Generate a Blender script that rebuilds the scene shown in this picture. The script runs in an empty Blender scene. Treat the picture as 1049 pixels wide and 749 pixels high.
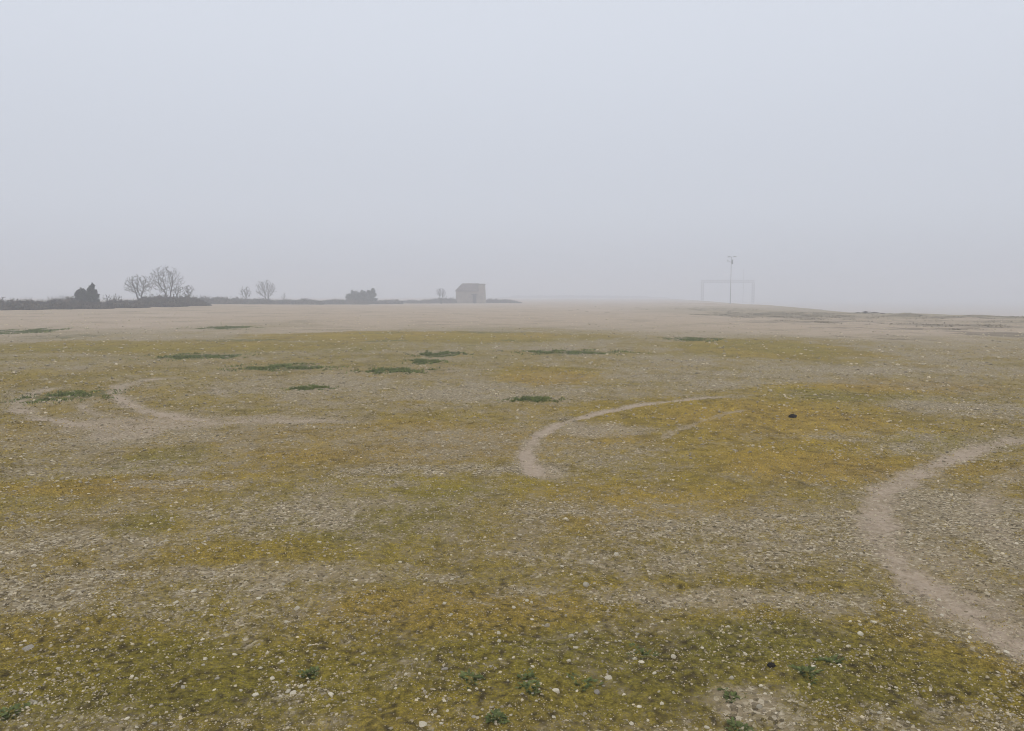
import bpy, math, random
import numpy as np
from mathutils import Vector

R = math.radians
S = bpy.context.scene
COL = S.collection

# ------------------------------------------------------------------ camera
CAM_H = 1.6
F_PX = 780.0            # focal length in photograph pixels (photo 1049 x 749)
HOR = 303.0             # row of the true horizon in the photograph
PITCH = math.atan((374.5 - HOR) / F_PX)
cam_d = bpy.data.cameras.new('camera')
cam_d.sensor_width = 36.0
cam_d.lens = 36.0 * F_PX / 1049.0
cam_d.clip_start = 0.05
cam_d.clip_end = 6000.0
cam = bpy.data.objects.new('camera', cam_d)
COL.objects.link(cam)
cam.location = (0, 0, CAM_H)
cam.rotation_euler = (R(90) - PITCH, 0, 0)
S.camera = cam

# ------------------------------------------------------------------ sky, sun, exposure
SUN_EL, SUN_AZ = 52.0, 200.0
W = bpy.data.worlds.new('World')
S.world = W
W.use_nodes = True
nt = W.node_tree
nt.nodes.clear()
N = nt.nodes.new
out = N('ShaderNodeOutputWorld')
bg = N('ShaderNodeBackground')
bg.inputs['Strength'].default_value = 0.1
sky = N('ShaderNodeTexSky')
sky.sky_type = 'NISHITA'
sky.sun_disc = False
sky.sun_elevation = R(SUN_EL)
sky.sun_rotation = R(SUN_AZ)
sky.dust_density = 4.0
tc = N('ShaderNodeTexCoord')
sep = N('ShaderNodeSeparateXYZ')
ramp = N('ShaderNodeValToRGB')
ramp.color_ramp.interpolation = 'EASE'
e = ramp.color_ramp.elements
e[0].position = 0.0
e[0].color = (0.560, 0.590, 0.665, 1)
e[1].position = 1.0
e[1].color = (0.97, 1.0, 1.05, 1)
m = e.new(0.36)
m.color = (0.700, 0.740, 0.822, 1)
m = e.new(0.12)
m.color = (0.630, 0.664, 0.742, 1)
scl = N('ShaderNodeVectorMath')
scl.operation = 'SCALE'
scl.inputs['Scale'].default_value = 9.8
mix = N('ShaderNodeMix')
mix.data_type = 'RGBA'
mix.inputs['Factor'].default_value = 0.94      # the overcast deck over the clear sky
L = nt.links.new
L(tc.outputs['Generated'], sep.inputs[0])
L(sep.outputs['Z'], ramp.inputs['Fac'])
L(ramp.outputs['Color'], scl.inputs[0])
L(sky.outputs['Color'], mix.inputs['A'])
L(scl.outputs['Vector'], mix.inputs['B'])
L(mix.outputs['Result'], bg.inputs['Color'])
L(bg.outputs[0], out.inputs['Surface'])

sun_d = bpy.data.lights.new('sun', 'SUN')
sun_d.energy = 0.6
sun_d.angle = R(40)
sun_d.color = (1.0, 0.96, 0.90)
sun = bpy.data.objects.new('sun', sun_d)
COL.objects.link(sun)
sun.rotation_euler = (R(90 - SUN_EL), 0, R(180 - SUN_AZ))

S.view_settings.view_transform = 'Standard'
S.view_settings.look = 'None'
S.view_settings.exposure = 0.12
S.view_settings.gamma = 1.0
S.view_settings.use_curve_mapping = False
S.render.engine = 'CYCLES'
S.cycles.max_bounces = 5
S.cycles.diffuse_bounces = 2
S.cycles.glossy_bounces = 1
S.cycles.volume_bounces = 3
S.cycles.use_denoising = True
S.cycles.filter_width = 1.0
S.cycles.caustics_reflective = False
S.cycles.caustics_refractive = False

HAZE_DENSITY = 0.0056
HAZE_TOP = 12.0

# ------------------------------------------------------------------ numeric helpers
def perlin(x, y, seed=0):
    """Gradient noise, about -1..1."""
    xi = np.floor(x).astype(np.int64)
    yi = np.floor(y).astype(np.int64)
    xf = x - xi
    yf = y - yi

    def grad(ix, iy):
        h = (ix * 374761393 + iy * 668265263 + seed * 1442695041) & 0xFFFFFFFF
        h = ((h ^ (h >> 13)) * 1274126177) & 0xFFFFFFFF
        h = (h ^ (h >> 16)) & 0xFFFF
        a = h * (2 * math.pi / 65536.0)
        return np.cos(a), np.sin(a)

    u = xf * xf * xf * (xf * (xf * 6 - 15) + 10)
    v = yf * yf * yf * (yf * (yf * 6 - 15) + 10)
    g = grad(xi, yi)
    n00 = g[0] * xf + g[1] * yf
    g = grad(xi + 1, yi)
    n10 = g[0] * (xf - 1) + g[1] * yf
    g = grad(xi, yi + 1)
    n01 = g[0] * xf + g[1] * (yf - 1)
    g = grad(xi + 1, yi + 1)
    n11 = g[0] * (xf - 1) + g[1] * (yf - 1)
    a = n00 + u * (n10 - n00)
    b = n01 + u * (n11 - n01)
    return (a + v * (b - a)) * 1.5


def fbm(x, y, octs=4, seed=0, gain=0.5):
    t = 0.0
    amp = 1.0
    tot = 0.0
    for k in range(octs):
        t = t + amp * perlin(x + 17.3 * k, y - 9.1 * k, seed + k)
        tot += amp
        x = x * 2.03
        y = y * 2.03
        amp *= gain
    return t / tot


def sstep(a, b, x):
    t = np.clip((x - a) / (b - a), 0, 1)
    return t * t * (3 - 2 * t)


SP, CP = math.sin(PITCH), math.cos(PITCH)


def hill(x, y):
    """Gentle rise of the field towards the scrub on the left."""
    return 0.66 * np.exp(-((x + 46) / 36.0) ** 2 - ((y - 80) / 40.0) ** 2)


def G(px, py):
    """Point of the ground seen at a pixel of the photograph."""
    a = (px - 524.5) / F_PX
    b = -(py - 374.5) / F_PX
    dy = CP + b * SP
    dz = -SP + b * CP
    t = CAM_H / -dz
    for _ in range(25):
        t = 0.5 * t + 0.5 * (CAM_H - float(hill(a * t, dy * t))) / -dz
    return np.array([a * t, dy * t])


def at_row(px, py, Y):
    """World point at distance Y along the view seen at a pixel."""
    a = (px - 524.5) / F_PX
    b = -(py - 374.5) / F_PX
    dy = CP + b * SP
    dz = -SP + b * CP
    t = Y / dy
    return np.array([a * t, Y, CAM_H + dz * t])


# ------------------------------------------------------------------ what covers the ground, and where
# ellipses in metres, found from where each patch lies in the photograph: (px, py, rx, ry)
def ell(px, py, rx, ry):
    c = G(px, py)
    n = G(px, py + ry)
    f = G(px, py - min(ry, (py - HOR) * 0.6))
    rad_y = max(0.15, (f[1] - n[1]) / 2)
    cy = (f[1] + n[1]) / 2
    rad_x = rx * c[1] / F_PX
    return (c[0] * cy / c[1], cy, rad_x, rad_y)


def patch(x, y, spec, soft=0.55, wob=0.45, seed=5):
    cx, cy, rx, ry = spec
    d = np.sqrt(((x - cx) / rx) ** 2 + ((y - cy) / ry) ** 2)
    return d, soft, wob


def patches(x, y, specs, seed):
    outv = np.zeros_like(x)
    wob = None
    for s in specs:
        sp = ell(*s[:4])
        amt = s[4] if len(s) > 4 else 1.0
        cx, cy, rx, ry = sp
        sel = (np.abs(x - cx) < 2.2 * rx) & (np.abs(y - cy) < 2.2 * ry)
        if not sel.any():
            continue
        xs, ys = x[sel], y[sel]
        d = np.sqrt(((xs - cx) / rx) ** 2 + ((ys - cy) / ry) ** 2)
        d = d + 0.42 * fbm(xs * 2.2 / max(rx, 0.3), ys * 2.2 / max(rx, 0.3), 4, seed)
        v = amt * sstep(1.35, 0.55, d)
        outv[sel] = np.maximum(outv[sel], v)
    return outv


TRACKS = [  # photograph points of the tyre ruts, half width in metres, strength
    ([(760, 407), (720, 408.5), (680, 412), (640, 417.5), (605, 424.5), (575, 433), (555, 443), (544, 453), (538, 463), (541, 474), (552, 485), (572, 492)], 0.10, 1.15),
    ([(1080, 446), (1040, 451), (1000, 460), (960, 473), (925, 490), (905, 507), (897, 527), (903, 552), (925, 580), (960, 605), (1005, 636), (1060, 668), (1130, 700)], 0.155, 0.95),
    ([(1090, 470), (1045, 482), (1020, 495), (1008, 512), (1012, 530), (1030, 552), (1060, 575)], 0.12, 0.55),
    ([(90, 394), (45, 399), (22, 407), (18, 417), (40, 427), (80, 434), (130, 438), (200, 434), (260, 431), (330, 430), (400, 433)], 0.15, 0.8),
    ([(200, 386), (150, 389), (122, 395), (116, 403), (130, 412), (155, 421), (190, 428), (250, 431)], 0.15, 0.95),
    ([(84, 413), (88, 418), (105, 424), (140, 428)], 0.10, 0.75),
    ([(218, 396), (222, 402), (240, 408)], 0.12, 0.6),
    ([(772, 420), (745, 424), (715, 432), (690, 442), (672, 452)], 0.08, 0.65),
    ([(790, 482), (825, 492), (850, 500)], 0.05, 0.5),
    ([(700, 459), (660, 461), (650, 464)], 0.07, 0.4),
    ([(355, 448), (410, 443), (470, 443)], 0.10, 0.4),
    ([(420, 406), (380, 411), (330, 414)], 0.12, 0.4),
]


def tracks(x, y):
    r = np.zeros_like(x)
    wob = None
    for pts, hw, amt in TRACKS:
        P = np.array([G(*p) for p in pts])
        lo = P.min(0) - 1.0
        hi = P.max(0) + 1.0
        sel = (x > lo[0]) & (x < hi[0]) & (y > lo[1]) & (y < hi[1])
        if not sel.any():
            continue
        xs, ys = x[sel], y[sel]
        d = np.full(xs.shape, 9.0)
        nseg = len(P) - 1
        end = np.zeros_like(xs)
        for k in range(nseg):
            a, b = P[k], P[k + 1]
            ab = b - a
            t = np.clip(((xs - a[0]) * ab[0] + (ys - a[1]) * ab[1]) / (ab @ ab), 0, 1)
            dk = np.hypot(xs - a[0] - t * ab[0], ys - a[1] - t * ab[1])
            g = (k + t) / nseg
            end = np.where(dk < d, g, end)
            d = np.minimum(d, dk)
        d = d / hw + 0.7 * fbm(xs * 2.6, ys * 2.6, 3, 31) + 0.6 * fbm(xs * 11, ys * 11, 3, 33)
        fade = sstep(0.0, 0.12, end) * sstep(1.0, 0.88, end)
        v = amt * sstep(1.7, 0.1, d) * (0.80 + 0.5 * fbm(xs * 1.4, ys * 1.4, 3, 35)) * (0.25 + 0.75 * fade)
        r[sel] = np.maximum(r[sel], v)
    return r


YELLOW = [(430, 345, 165, 5), (780, 358, 80, 10), (170, 355, 170, 6, .7), (560, 385, 60, 10, .9), (655, 425, 110, 14, .9), (870, 400, 100, 8), (800, 430, 140, 26),
          (650, 500, 170, 18, .8), (820, 470, 130, 25, .9), (90, 497, 90, 10, .8), (250, 485, 60, 8, .8), (280, 470, 80, 6, .5), (290, 565, 120, 14, .7), (470, 640, 260, 42, 1), (200, 680, 330, 50, .8),
          (560, 690, 380, 50, .9), (900, 690, 260, 50, .85), (740, 630, 90, 18, .9), (940, 625, 60, 10, .8), (650, 600, 60, 8, .8), (420, 500, 70, 14, .7),
          (380, 570, 110, 18, .5), (960, 590, 60, 12, .6), (780, 600, 70, 20, .6), (1020, 500, 40, 12, .6), (990, 590, 60, 8, .6), (700, 448, 90, 9, .8), (450, 430, 70, 10, .6), (170, 430, 60, 5, .6)]
GREENISH = [(170, 467, 52, 14), (150, 537, 36, 15), (880, 405, 90, 7, .8), (790, 357, 60, 8, .7), (330, 362, 140, 8, .5), (800, 660, 120, 25, .8), (560, 690, 300, 50, .45), (130, 700, 240, 50, .5), (900, 690, 130, 40, .7), (400, 520, 200, 35, .4), (980, 455, 70, 8, .6), (860, 500, 60, 20, .5), (480, 360, 330, 16, .35), (120, 360, 160, 14, .4)]
RUSTY = [(560, 387, 50, 7, .9), (800, 432, 110, 20, .7), (830, 480, 110, 18, .7), (380, 455, 240, 22, .8), (100, 500, 120, 10, .7), (930, 395, 100, 7, .7), (470, 625, 150, 25, .5), (1000, 480, 60, 12, .6), (100, 440, 150, 18, .5), (640, 520, 160, 24, .5)]
GRAVEL = [(190, 497, 70, 6, 1), (285, 532, 90, 20, .9), (440, 482, 120, 5, .9), (400, 495, 60, 6, .6), (700, 542, 90, 14, .9), (560, 522, 90, 10, .8), (1010, 545, 80, 50, 1), (840, 545, 130, 25, .8), (700, 388, 150, 12, .7),
          (650, 372, 120, 9, .6), (500, 402, 150, 12, .8), (330, 395, 130, 12, .6), (100, 605, 260, 24, .85), (260, 640, 200, 22, .7), (580, 612, 190, 14, .7), (760, 615, 140, 16, .7),
          (400, 690, 50, 10, .8), (860, 380, 180, 6, .7), (1000, 420, 80, 12, .6), (870, 447, 60, 5, .8), (920, 460, 60, 6, .8), (300, 708, 40, 12, .9), (780, 725, 60, 14, .6), (960, 735, 80, 12, .7), (700, 570, 160, 16, .6), (90, 560, 160, 14, .6), (150, 450, 100, 8, .5), (470, 690, 30, 8, .7)]
BARE = [(150, 434, 110, 9, .6), (130, 444, 40, 8, .6), (250, 430, 130, 4, .5), (620, 440, 60, 8, .45), (960, 580, 60, 25, .4), (990, 620, 60, 22, .6), (560, 485, 24, 8, .5), (50, 410, 40, 8, .35), (990, 327.5, 80, 1.3, .7), (740, 612, 110, 10, .35), (760, 722, 40, 10, .35), (330, 585, 200, 10, .3)]
GREEN = [(70, 406, 40, 6), (22, 340, 30, 3.5), (60, 345, 50, 3, .7), (290, 377, 48, 3.5), (205, 366, 45, 3), (230, 336, 26, 1.8, .8), (405, 380, 28, 3, .8), (450, 363, 24, 2.6), (436, 370.5, 15, 2, .8), (545, 410.5, 22, 2.4),
         (585, 361, 52, 2.8), (710, 348, 26, 2, .9), (318, 398, 17, 2.2, .8), (245, 348.5, 46, 2, .8), (390, 341.5, 40, 1.6, .7), (500, 340.5, 60, 1.5, .7), (395, 349, 25, 1.4, .8), (520, 349, 18, 1.3, .8), (380, 375, 10, 1.5, .6),
         (340, 338, 40, 1.5, .6), (570, 383, 8, 1.5, .5), (890, 447, 18, 2, .5)]
DARKW = [(820, 330, 90, 1.2, .7), (950, 337, 70, 1.5, .8), (900, 345, 60, 1.2, .6), (980, 325.2, 110, .9, .9), (860, 321.3, 50, .9, .8), (800, 324, 90, 3.5, .8), (880, 330, 110, 3, .5), (985, 334, 60, 2.5, .8), (1030, 343, 50, 4, .9), (930, 348, 35, 1.5, .6), (960, 325, 120, 2, .6), (740, 318, 40, 2, .5), (860, 336, 40, 1.5, .6), (1040, 330, 40, 2, .6), (910, 340, 30, 1.5, .5)]


def edge_x(y):
    """Where the plateau breaks off on the right, by distance."""
    k = np.interp(y, [-60, 30, 50, 57, 67, 73, 100, 125, 147, 190, 260, 420, 1000], [52, 48, 42, 38.5, 33, 30, 36, 41, 43, 50, 62, 85, 190])
    return k + 0.7 * perlin(y / 9.0, y * 0 + 2.2, 77)


def fields(x, y):
    """Cover of the ground at world points: weights between 0 and 1."""
    r = np.hypot(x, y)
    big = fbm(x / 5.0, y / 5.0, 4, 3)
    mid = fbm(x / 1.3, y / 1.3, 4, 9)
    small = fbm(x / 0.28, y / 0.28, 3, 13)
    yel = patches(x, y, YELLOW, 21)
    grn = patches(x, y, GREENISH, 22)
    rus = patches(x, y, RUSTY, 23)
    gra = patches(x, y, GRAVEL, 24)
    bare = np.maximum(patches(x, y, BARE, 25), tracks(x, y))
    green = patches(x, y, GREEN, 26)
    dark = patches(x, y, DARKW, 27)
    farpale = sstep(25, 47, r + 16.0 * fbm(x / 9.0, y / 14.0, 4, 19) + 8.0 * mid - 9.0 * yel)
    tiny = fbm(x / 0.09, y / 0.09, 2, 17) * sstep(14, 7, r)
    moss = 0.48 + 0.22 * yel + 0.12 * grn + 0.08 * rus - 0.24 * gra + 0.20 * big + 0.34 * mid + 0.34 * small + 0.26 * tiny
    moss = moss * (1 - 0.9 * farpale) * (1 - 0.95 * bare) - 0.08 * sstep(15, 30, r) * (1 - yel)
    moss = moss + 0.75 * yel * sstep(14, 24, r) * (1 - bare) + 0.30 * fbm(x / 3.0, y / 6.0, 4, 91) * sstep(8, 20, r) * (1 - farpale)
    moss = np.clip(moss, 0, 1)
    hue_g = np.clip(0.25 + 0.5 * grn - 0.4 * rus + 0.40 * fbm(x / 1.8, y / 1.8, 3, 41) + 0.35 * sstep(5.2, 3, r), 0, 1)
    hue_r = np.clip(0.30 + 0.6 * rus - 0.3 * grn + 0.45 * fbm(x / 2.4, y / 2.4, 3, 43), 0, 1)
    farpale = farpale * (1 - 0.75 * sstep(-24, -10, x - edge_x(y)) * sstep(20, 34, y) * sstep(130, 90, y))
    return dict(moss=moss, bare=np.clip(bare, 0, 1), gravel=np.clip(0.34 + 0.34 * gra + 0.3 * mid + 0.25 * small + 0.2 * big, 0, 1), green=np.clip(green, 0, 1),
                dark=dark, far=farpale, clump=clump(x, y), near=sstep(5.5, 3.2, r) * (0.6 + 0.4 * sstep(-0.3, 0.3, big)), hue_g=hue_g, hue_r=hue_r, yel=yel)


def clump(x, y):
    """Tufts of moss against the painted crevice shade between them, at every scale the eye meets."""
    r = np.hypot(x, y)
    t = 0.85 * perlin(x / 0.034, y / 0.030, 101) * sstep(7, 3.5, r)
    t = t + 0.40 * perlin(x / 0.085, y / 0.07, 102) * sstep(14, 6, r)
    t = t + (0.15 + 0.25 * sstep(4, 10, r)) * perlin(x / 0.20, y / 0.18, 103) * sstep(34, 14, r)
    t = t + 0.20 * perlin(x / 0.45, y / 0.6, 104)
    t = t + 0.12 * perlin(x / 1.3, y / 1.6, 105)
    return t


def moss_colour(f):
    olive = np.array([0.318, 0.238, 0.046])
    green = np.array([0.185, 0.172, 0.028])
    rust = np.array([0.345, 0.232, 0.068])
    gold = np.array([0.410, 0.286, 0.026])
    c = olive[None, :] + (gold - olive)[None, :] * (f['yel'] * 0.8)[:, None]
    c = c + (green[None, :] - c) * (f['hue_g'] * 0.85)[:, None]
    c = c + (rust[None, :] - c) * (f['hue_r'] * 0.7)[:, None]
    c = c * (1 - 0.16 * f['near'])[:, None]
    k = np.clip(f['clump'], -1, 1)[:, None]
    crevice_shade = np.array([[0.050, 0.036, 0.016]])  # shade in the moss crevices, put into the colour as dark brown
    c = np.where(k < 0, c + (crevice_shade - c) * np.clip(-k * 1.25, 0, 0.88), c * (1 + 0.55 * k))
    return c


def height(x, y):
    r = np.hypot(x, y)
    z = hill(x, y)
    z = z + 0.035 * fbm(x / 6.0, y / 6.0, 3, 51) * sstep(200, 60, r)
    z = z + 0.022 * perlin(x / 0.9, y / 0.9, 55) * sstep(60, 12, r)
    z = z + 0.014 * perlin(x / 0.25, y / 0.25, 56) * sstep(18, 6, r)
    z = z + 0.011 * perlin(x / 0.08, y / 0.08, 57) * sstep(9, 3.5, r)
    z = z + 0.003 * perlin(x / 0.03, y / 0.03, 58) * sstep(6, 2.5, r)
    # broken edge of the plateau with its low rim and humps of spoil
    s = x - edge_x(y)
    z = z - 3.2 * sstep(0.5, 22, s)
    z = z + 0.07 * np.exp(-(s / 1.6) ** 2) * (0.6 + 0.9 * perlin(x / 2.0, y / 4.0, 61)) * sstep(30, 60, y)
    hump = np.clip(fbm(x / 3.2, y / 4.5, 3, 63), 0, 1)
    z = z + 0.42 * hump * sstep(-22, -8, s) * sstep(-1.0, -8, s) * sstep(30, 44, y) * sstep(200, 140, y)
    # low mound by the lamp pole
    z = z + 0.20 * np.exp(-(((x - 34) / 6.0) ** 2 + ((y - 132) / 12.0) ** 2))
    z = z - 0.020 * np.clip(tracks(x, y), 0, 1) * sstep(30, 10, r)
    return z


def hz(x, y):
    return float(height(np.array([float(x)]), np.array([float(y)]))[0])


# ------------------------------------------------------------------ object helpers
def mesh_obj(name, verts, faces, mat, parent=None, smooth=False, attrs=None):
    me = bpy.data.meshes.new(name)
    verts = np.asarray(verts, dtype=np.float32)
    if isinstance(faces, np.ndarray):
        k = faces.shape[1]
        me.vertices.add(len(verts))
        me.vertices.foreach_set('co', verts.ravel())
        me.loops.add(faces.size)
        me.loops.foreach_set('vertex_index', faces.ravel().astype(np.int32))
        me.polygons.add(len(faces))
        me.polygons.foreach_set('loop_start', np.arange(0, faces.size, k, dtype=np.int32))
        me.polygons.foreach_set('loop_total', np.full(len(faces), k, dtype=np.int32))
        me.update(calc_edges=True)
    else:
        me.from_pydata([tuple(map(float, v)) for v in verts], [], faces)
        me.update()
    me.polygons.foreach_set('use_smooth', np.full(len(me.polygons), bool(smooth)))
    for an, (typ, data) in (attrs or {}).items():
        a = me.attributes.new(an, typ, 'POINT')
        a.data.foreach_set('color' if typ == 'FLOAT_COLOR' else 'value', np.asarray(data, dtype=np.float32).ravel())
    if mat:
        me.materials.append(mat)
    o = bpy.data.objects.new(name, me)
    COL.objects.link(o)
    if parent:
        o.parent = parent
    return o


def tag(o, label=None, cat=None, group=None, kind=None):
    if label:
        o['label'] = label
    if cat:
        o['category'] = cat
    if group:
        o['group'] = group
    if kind:
        o['kind'] = kind
    return o


def empty(name, loc, label, cat, group=None, rz=0.0):
    o = bpy.data.objects.new(name, None)
    o.empty_display_size = 0.2
    COL.objects.link(o)
    o.location = loc
    o.rotation_euler = (0, 0, rz)
    return tag(o, label, cat, group)


def box(x0, x1, y0, y1, z0, z1):
    v = [(x0, y0, z0), (x1, y0, z0), (x1, y1, z0), (x0, y1, z0), (x0, y0, z1), (x1, y0, z1), (x1, y1, z1), (x0, y1, z1)]
    f = [(0, 3, 2, 1), (4, 5, 6, 7), (0, 1, 5, 4), (1, 2, 6, 5), (2, 3, 7, 6), (3, 0, 4, 7)]
    return v, f


def join(parts):
    V, Fc = [], []
    for v, f in parts:
        b = len(V)
        V += list(v)
        Fc += [tuple(i + b for i in q) for q in f]
    return V, Fc


def tubes(segs, sides=5):
    """segs: list of (p0, p1, r0, r1) -> verts, quads (numpy), open ended tapered tubes."""
    P0 = np.array([s[0] for s in segs], float)
    P1 = np.array([s[1] for s in segs], float)
    r0 = np.array([s[2] for s in segs], float)
    r1 = np.array([s[3] for s in segs], float)
    d = P1 - P0
    d /= np.linalg.norm(d, axis=1)[:, None] + 1e-9
    ref = np.where(np.abs(d[:, 2:3]) > 0.9, np.array([[1.0, 0, 0]]), np.array([[0, 0, 1.0]]))
    a = np.cross(d, ref)
    a /= np.linalg.norm(a, axis=1)[:, None]
    b = np.cross(d, a)
    n = len(segs)
    ang = np.arange(sides) * 2 * math.pi / sides
    ca, sa = np.cos(ang), np.sin(ang)
    ring = a[:, None, :] * ca[None, :, None] + b[:, None, :] * sa[None, :, None]
    V = np.concatenate([P0[:, None, :] + ring * r0[:, None, None], P1[:, None, :] + ring * r1[:, None, None]], axis=1)
    base = (np.arange(n) * 2 * sides)[:, None]
    k = np.arange(sides)
    k2 = (k + 1) % sides
    F = np.stack([base + k, base + k2, base + sides + k2, base + sides + k], axis=2)
    return V.reshape(-1, 3), F.reshape(-1, 4)


# ------------------------------------------------------------------ materials
def new_mat(name):
    mt = bpy.data.materials.new(name)
    mt.use_nodes = True
    return mt, mt.node_tree, mt.node_tree.nodes['Principled BSDF']


def simple_mat(name, c1, c2, scale=3.0, rough=0.9, rnd=0.0, bump=0.0, coord='Object', vary=None):
    mt, t, b = new_mat(name)
    n = t.nodes.new('ShaderNodeTexNoise')
    n.inputs['Scale'].default_value = scale
    n.inputs['Detail'].default_value = 6
    co = t.nodes.new('ShaderNodeTexCoord')
    t.links.new(co.outputs[coord], n.inputs['Vector'])
    cr = t.nodes.new('ShaderNodeValToRGB')
    cr.color_ramp.elements[0].position = 0.32
    cr.color_ramp.elements[1].position = 0.68
    cr.color_ramp.elements[0].color = (*c1, 1)
    cr.color_ramp.elements[1].color = (*c2, 1)
    t.links.new(n.outputs['Fac'], cr.inputs['Fac'])
    src = cr.outputs['Color']
    fac = None
    if vary:
        a = t.nodes.new('ShaderNodeAttribute')
        a.attribute_name = vary
        fac = a.outputs['Fac']
    elif rnd:
        oi = t.nodes.new('ShaderNodeObjectInfo')
        fac = oi.outputs['Random']
    if fac is not None:
        mr = t.nodes.new('ShaderNodeMapRange')
        mr.inputs['To Min'].default_value = 1 - rnd
        mr.inputs['To Max'].default_value = 1 + rnd
        t.links.new(fac, mr.inputs['Value'])
        sc = t.nodes.new('ShaderNodeVectorMath')
        sc.operation = 'SCALE'
        t.links.new(src, sc.inputs[0])
        t.links.new(mr.outputs[0], sc.inputs['Scale'])
        src = sc.outputs[0]
    t.links.new(src, b.inputs['Base Color'])
    b.inputs['Roughness'].default_value = rough
    b.inputs['Specular IOR Level'].default_value = 0.2
    if bump:
        bp = t.nodes.new('ShaderNodeBump')
        bp.inputs['Strength'].default_value = bump
        bp.inputs['Distance'].default_value = 0.02
        t.links.new(n.outputs['Fac'], bp.inputs['Height'])
        t.links.new(bp.outputs[0], b.inputs['Normal'])
    return mt


def ground_mat():
    mt, t, b = new_mat('ground_cover')
    NN, LL = t.nodes.new, t.links.new

    def attr(n):
        a = NN('ShaderNodeAttribute')
        a.attribute_name = n
        return a

    geo = NN('ShaderNodeNewGeometry')

    def noise(scale, det=4, rough=0.6):
        n = NN('ShaderNodeTexNoise')
        n.inputs['Scale'].default_value = scale
        n.inputs['Detail'].default_value = det
        n.inputs['Roughness'].default_value = rough
        LL(geo.outputs['Position'], n.inputs['Vector'])
        return n.outputs['Fac']

    def math_(op, a, c, clamp=False):
        n = NN('ShaderNodeMath')
        n.operation = op
        n.use_clamp = clamp
        for i, v in enumerate((a, c)):
            if isinstance(v, (int, float)):
                n.inputs[i].default_value = v
            else:
                LL(v, n.inputs[i])
        return n.outputs[0]

    def mrange(v, a, c, d=0.0, e_=1.0):
        n = NN('ShaderNodeMapRange')
        n.interpolation_type = 'SMOOTHSTEP'
        n.inputs['From Min'].default_value = a
        n.inputs['From Max'].default_value = c
        n.inputs['To Min'].default_value = d
        n.inputs['To Max'].default_value = e_
        LL(v, n.inputs['Value'])
        return n.outputs[0]

    def mixc(f, a, c, mode='MIX'):
        n = NN('ShaderNodeMix')
        n.data_type = 'RGBA'
        n.blend_type = mode
        for nm, v in (('Factor', f), ('A', a), ('B', c)):
            i = n.inputs[nm] if nm == 'Factor' else [q for q in n.inputs if q.name == nm and q.type == 'RGBA'][0]
            if isinstance(v, (int, float)):
                i.default_value = v
            elif isinstance(v, tuple):
                i.default_value = (*v, 1)
            else:
                LL(v, i)
        return [o for o in n.outputs if o.type == 'RGBA'][0]

    n30 = noise(2.6, 5, 0.65)
    n6 = noise(16, 5, 0.7)
    n1 = noise(85, 3, 0.7)

    def voro(scale):
        v = NN('ShaderNodeTexVoronoi')
        v.inputs['Scale'].default_value = scale
        LL(geo.outputs['Position'], v.inputs['Vector'])
        s = NN('ShaderNodeSeparateColor')
        LL(v.outputs['Color'], s.inputs[0])
        return v.outputs['Distance'], s.outputs[0], s.outputs[1]

    d1, c1, k1 = voro(55)
    d2, c2, k2 = voro(38)

    def ramp4(v, stops):
        cr = NN('ShaderNodeValToRGB')
        el = cr.color_ramp.elements
        el[0].position, el[0].color = stops[0][0], (*stops[0][1], 1)
        el[1].position, el[1].color = stops[-1][0], (*stops[-1][1], 1)
        for p, c in stops[1:-1]:
            q = el.new(p)
            q.color = (*c, 1)
        LL(v, cr.inputs['Fac'])
        return cr.outputs['Color']

    mask = attr('mask')
    ms = NN('ShaderNodeSeparateColor')
    LL(mask.outputs['Color'], ms.inputs[0])
    moss, bare, gravel = ms.outputs[0], ms.outputs[1], ms.outputs[2]
    mask2 = attr('mask_more')
    m2 = NN('ShaderNodeSeparateColor')
    LL(mask2.outputs['Color'], m2.inputs[0])
    green, dark, far = m2.outputs[0], m2.outputs[1], m2.outputs[2]

    earth = mixc(n6, (0.165, 0.127, 0.070), (0.420, 0.336, 0.205))
    grit = ramp4(c1, [(0.0, (0.09, 0.068, 0.038)), (0.5, (0.330, 0.268, 0.168)), (0.85, (0.48, 0.40, 0.275)), (0.98, (0.58, 0.50, 0.370))])
    peb = ramp4(c2, [(0.0, (0.19, 0.152, 0.10)), (0.6, (0.31, 0.255, 0.175)), (0.97, (0.50, 0.43, 0.32))])
    stone_f = mrange(math_('ADD', k1, math_('MULTIPLY', gravel, 0.75)), 0.70, 0.85)
    col = mixc(stone_f, earth, grit)
    peb_f = math_('MULTIPLY', mrange(math_('ADD', k2, math_('MULTIPLY', gravel, 0.30)), 0.95, 1.05), mrange(d2, 0.45, 0.35))
    col = mixc(peb_f, col, peb)
    # far field: pale dry stubble and earth
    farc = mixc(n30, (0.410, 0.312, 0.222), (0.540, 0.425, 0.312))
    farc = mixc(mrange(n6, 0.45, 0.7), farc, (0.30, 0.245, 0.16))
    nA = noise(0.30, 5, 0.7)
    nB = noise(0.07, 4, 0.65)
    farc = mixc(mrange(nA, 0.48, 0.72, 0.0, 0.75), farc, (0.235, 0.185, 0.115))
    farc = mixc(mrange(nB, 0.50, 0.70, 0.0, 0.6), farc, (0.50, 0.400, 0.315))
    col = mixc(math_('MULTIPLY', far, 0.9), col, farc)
    # moss
    mc = attr('moss_colour').outputs['Color']
    mcd = mixc(mrange(n1, 0.3, 0.7), mixc(1.0, mc, (0.42, 0.42, 0.45), 'MULTIPLY'), mixc(1.0, mc, (1.30, 1.25, 1.2), 'MULTIPLY'))
    mcd = mixc(mrange(n6, 0.52, 0.75, 0.0, 0.5), mcd, (0.165, 0.115, 0.05))
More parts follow.
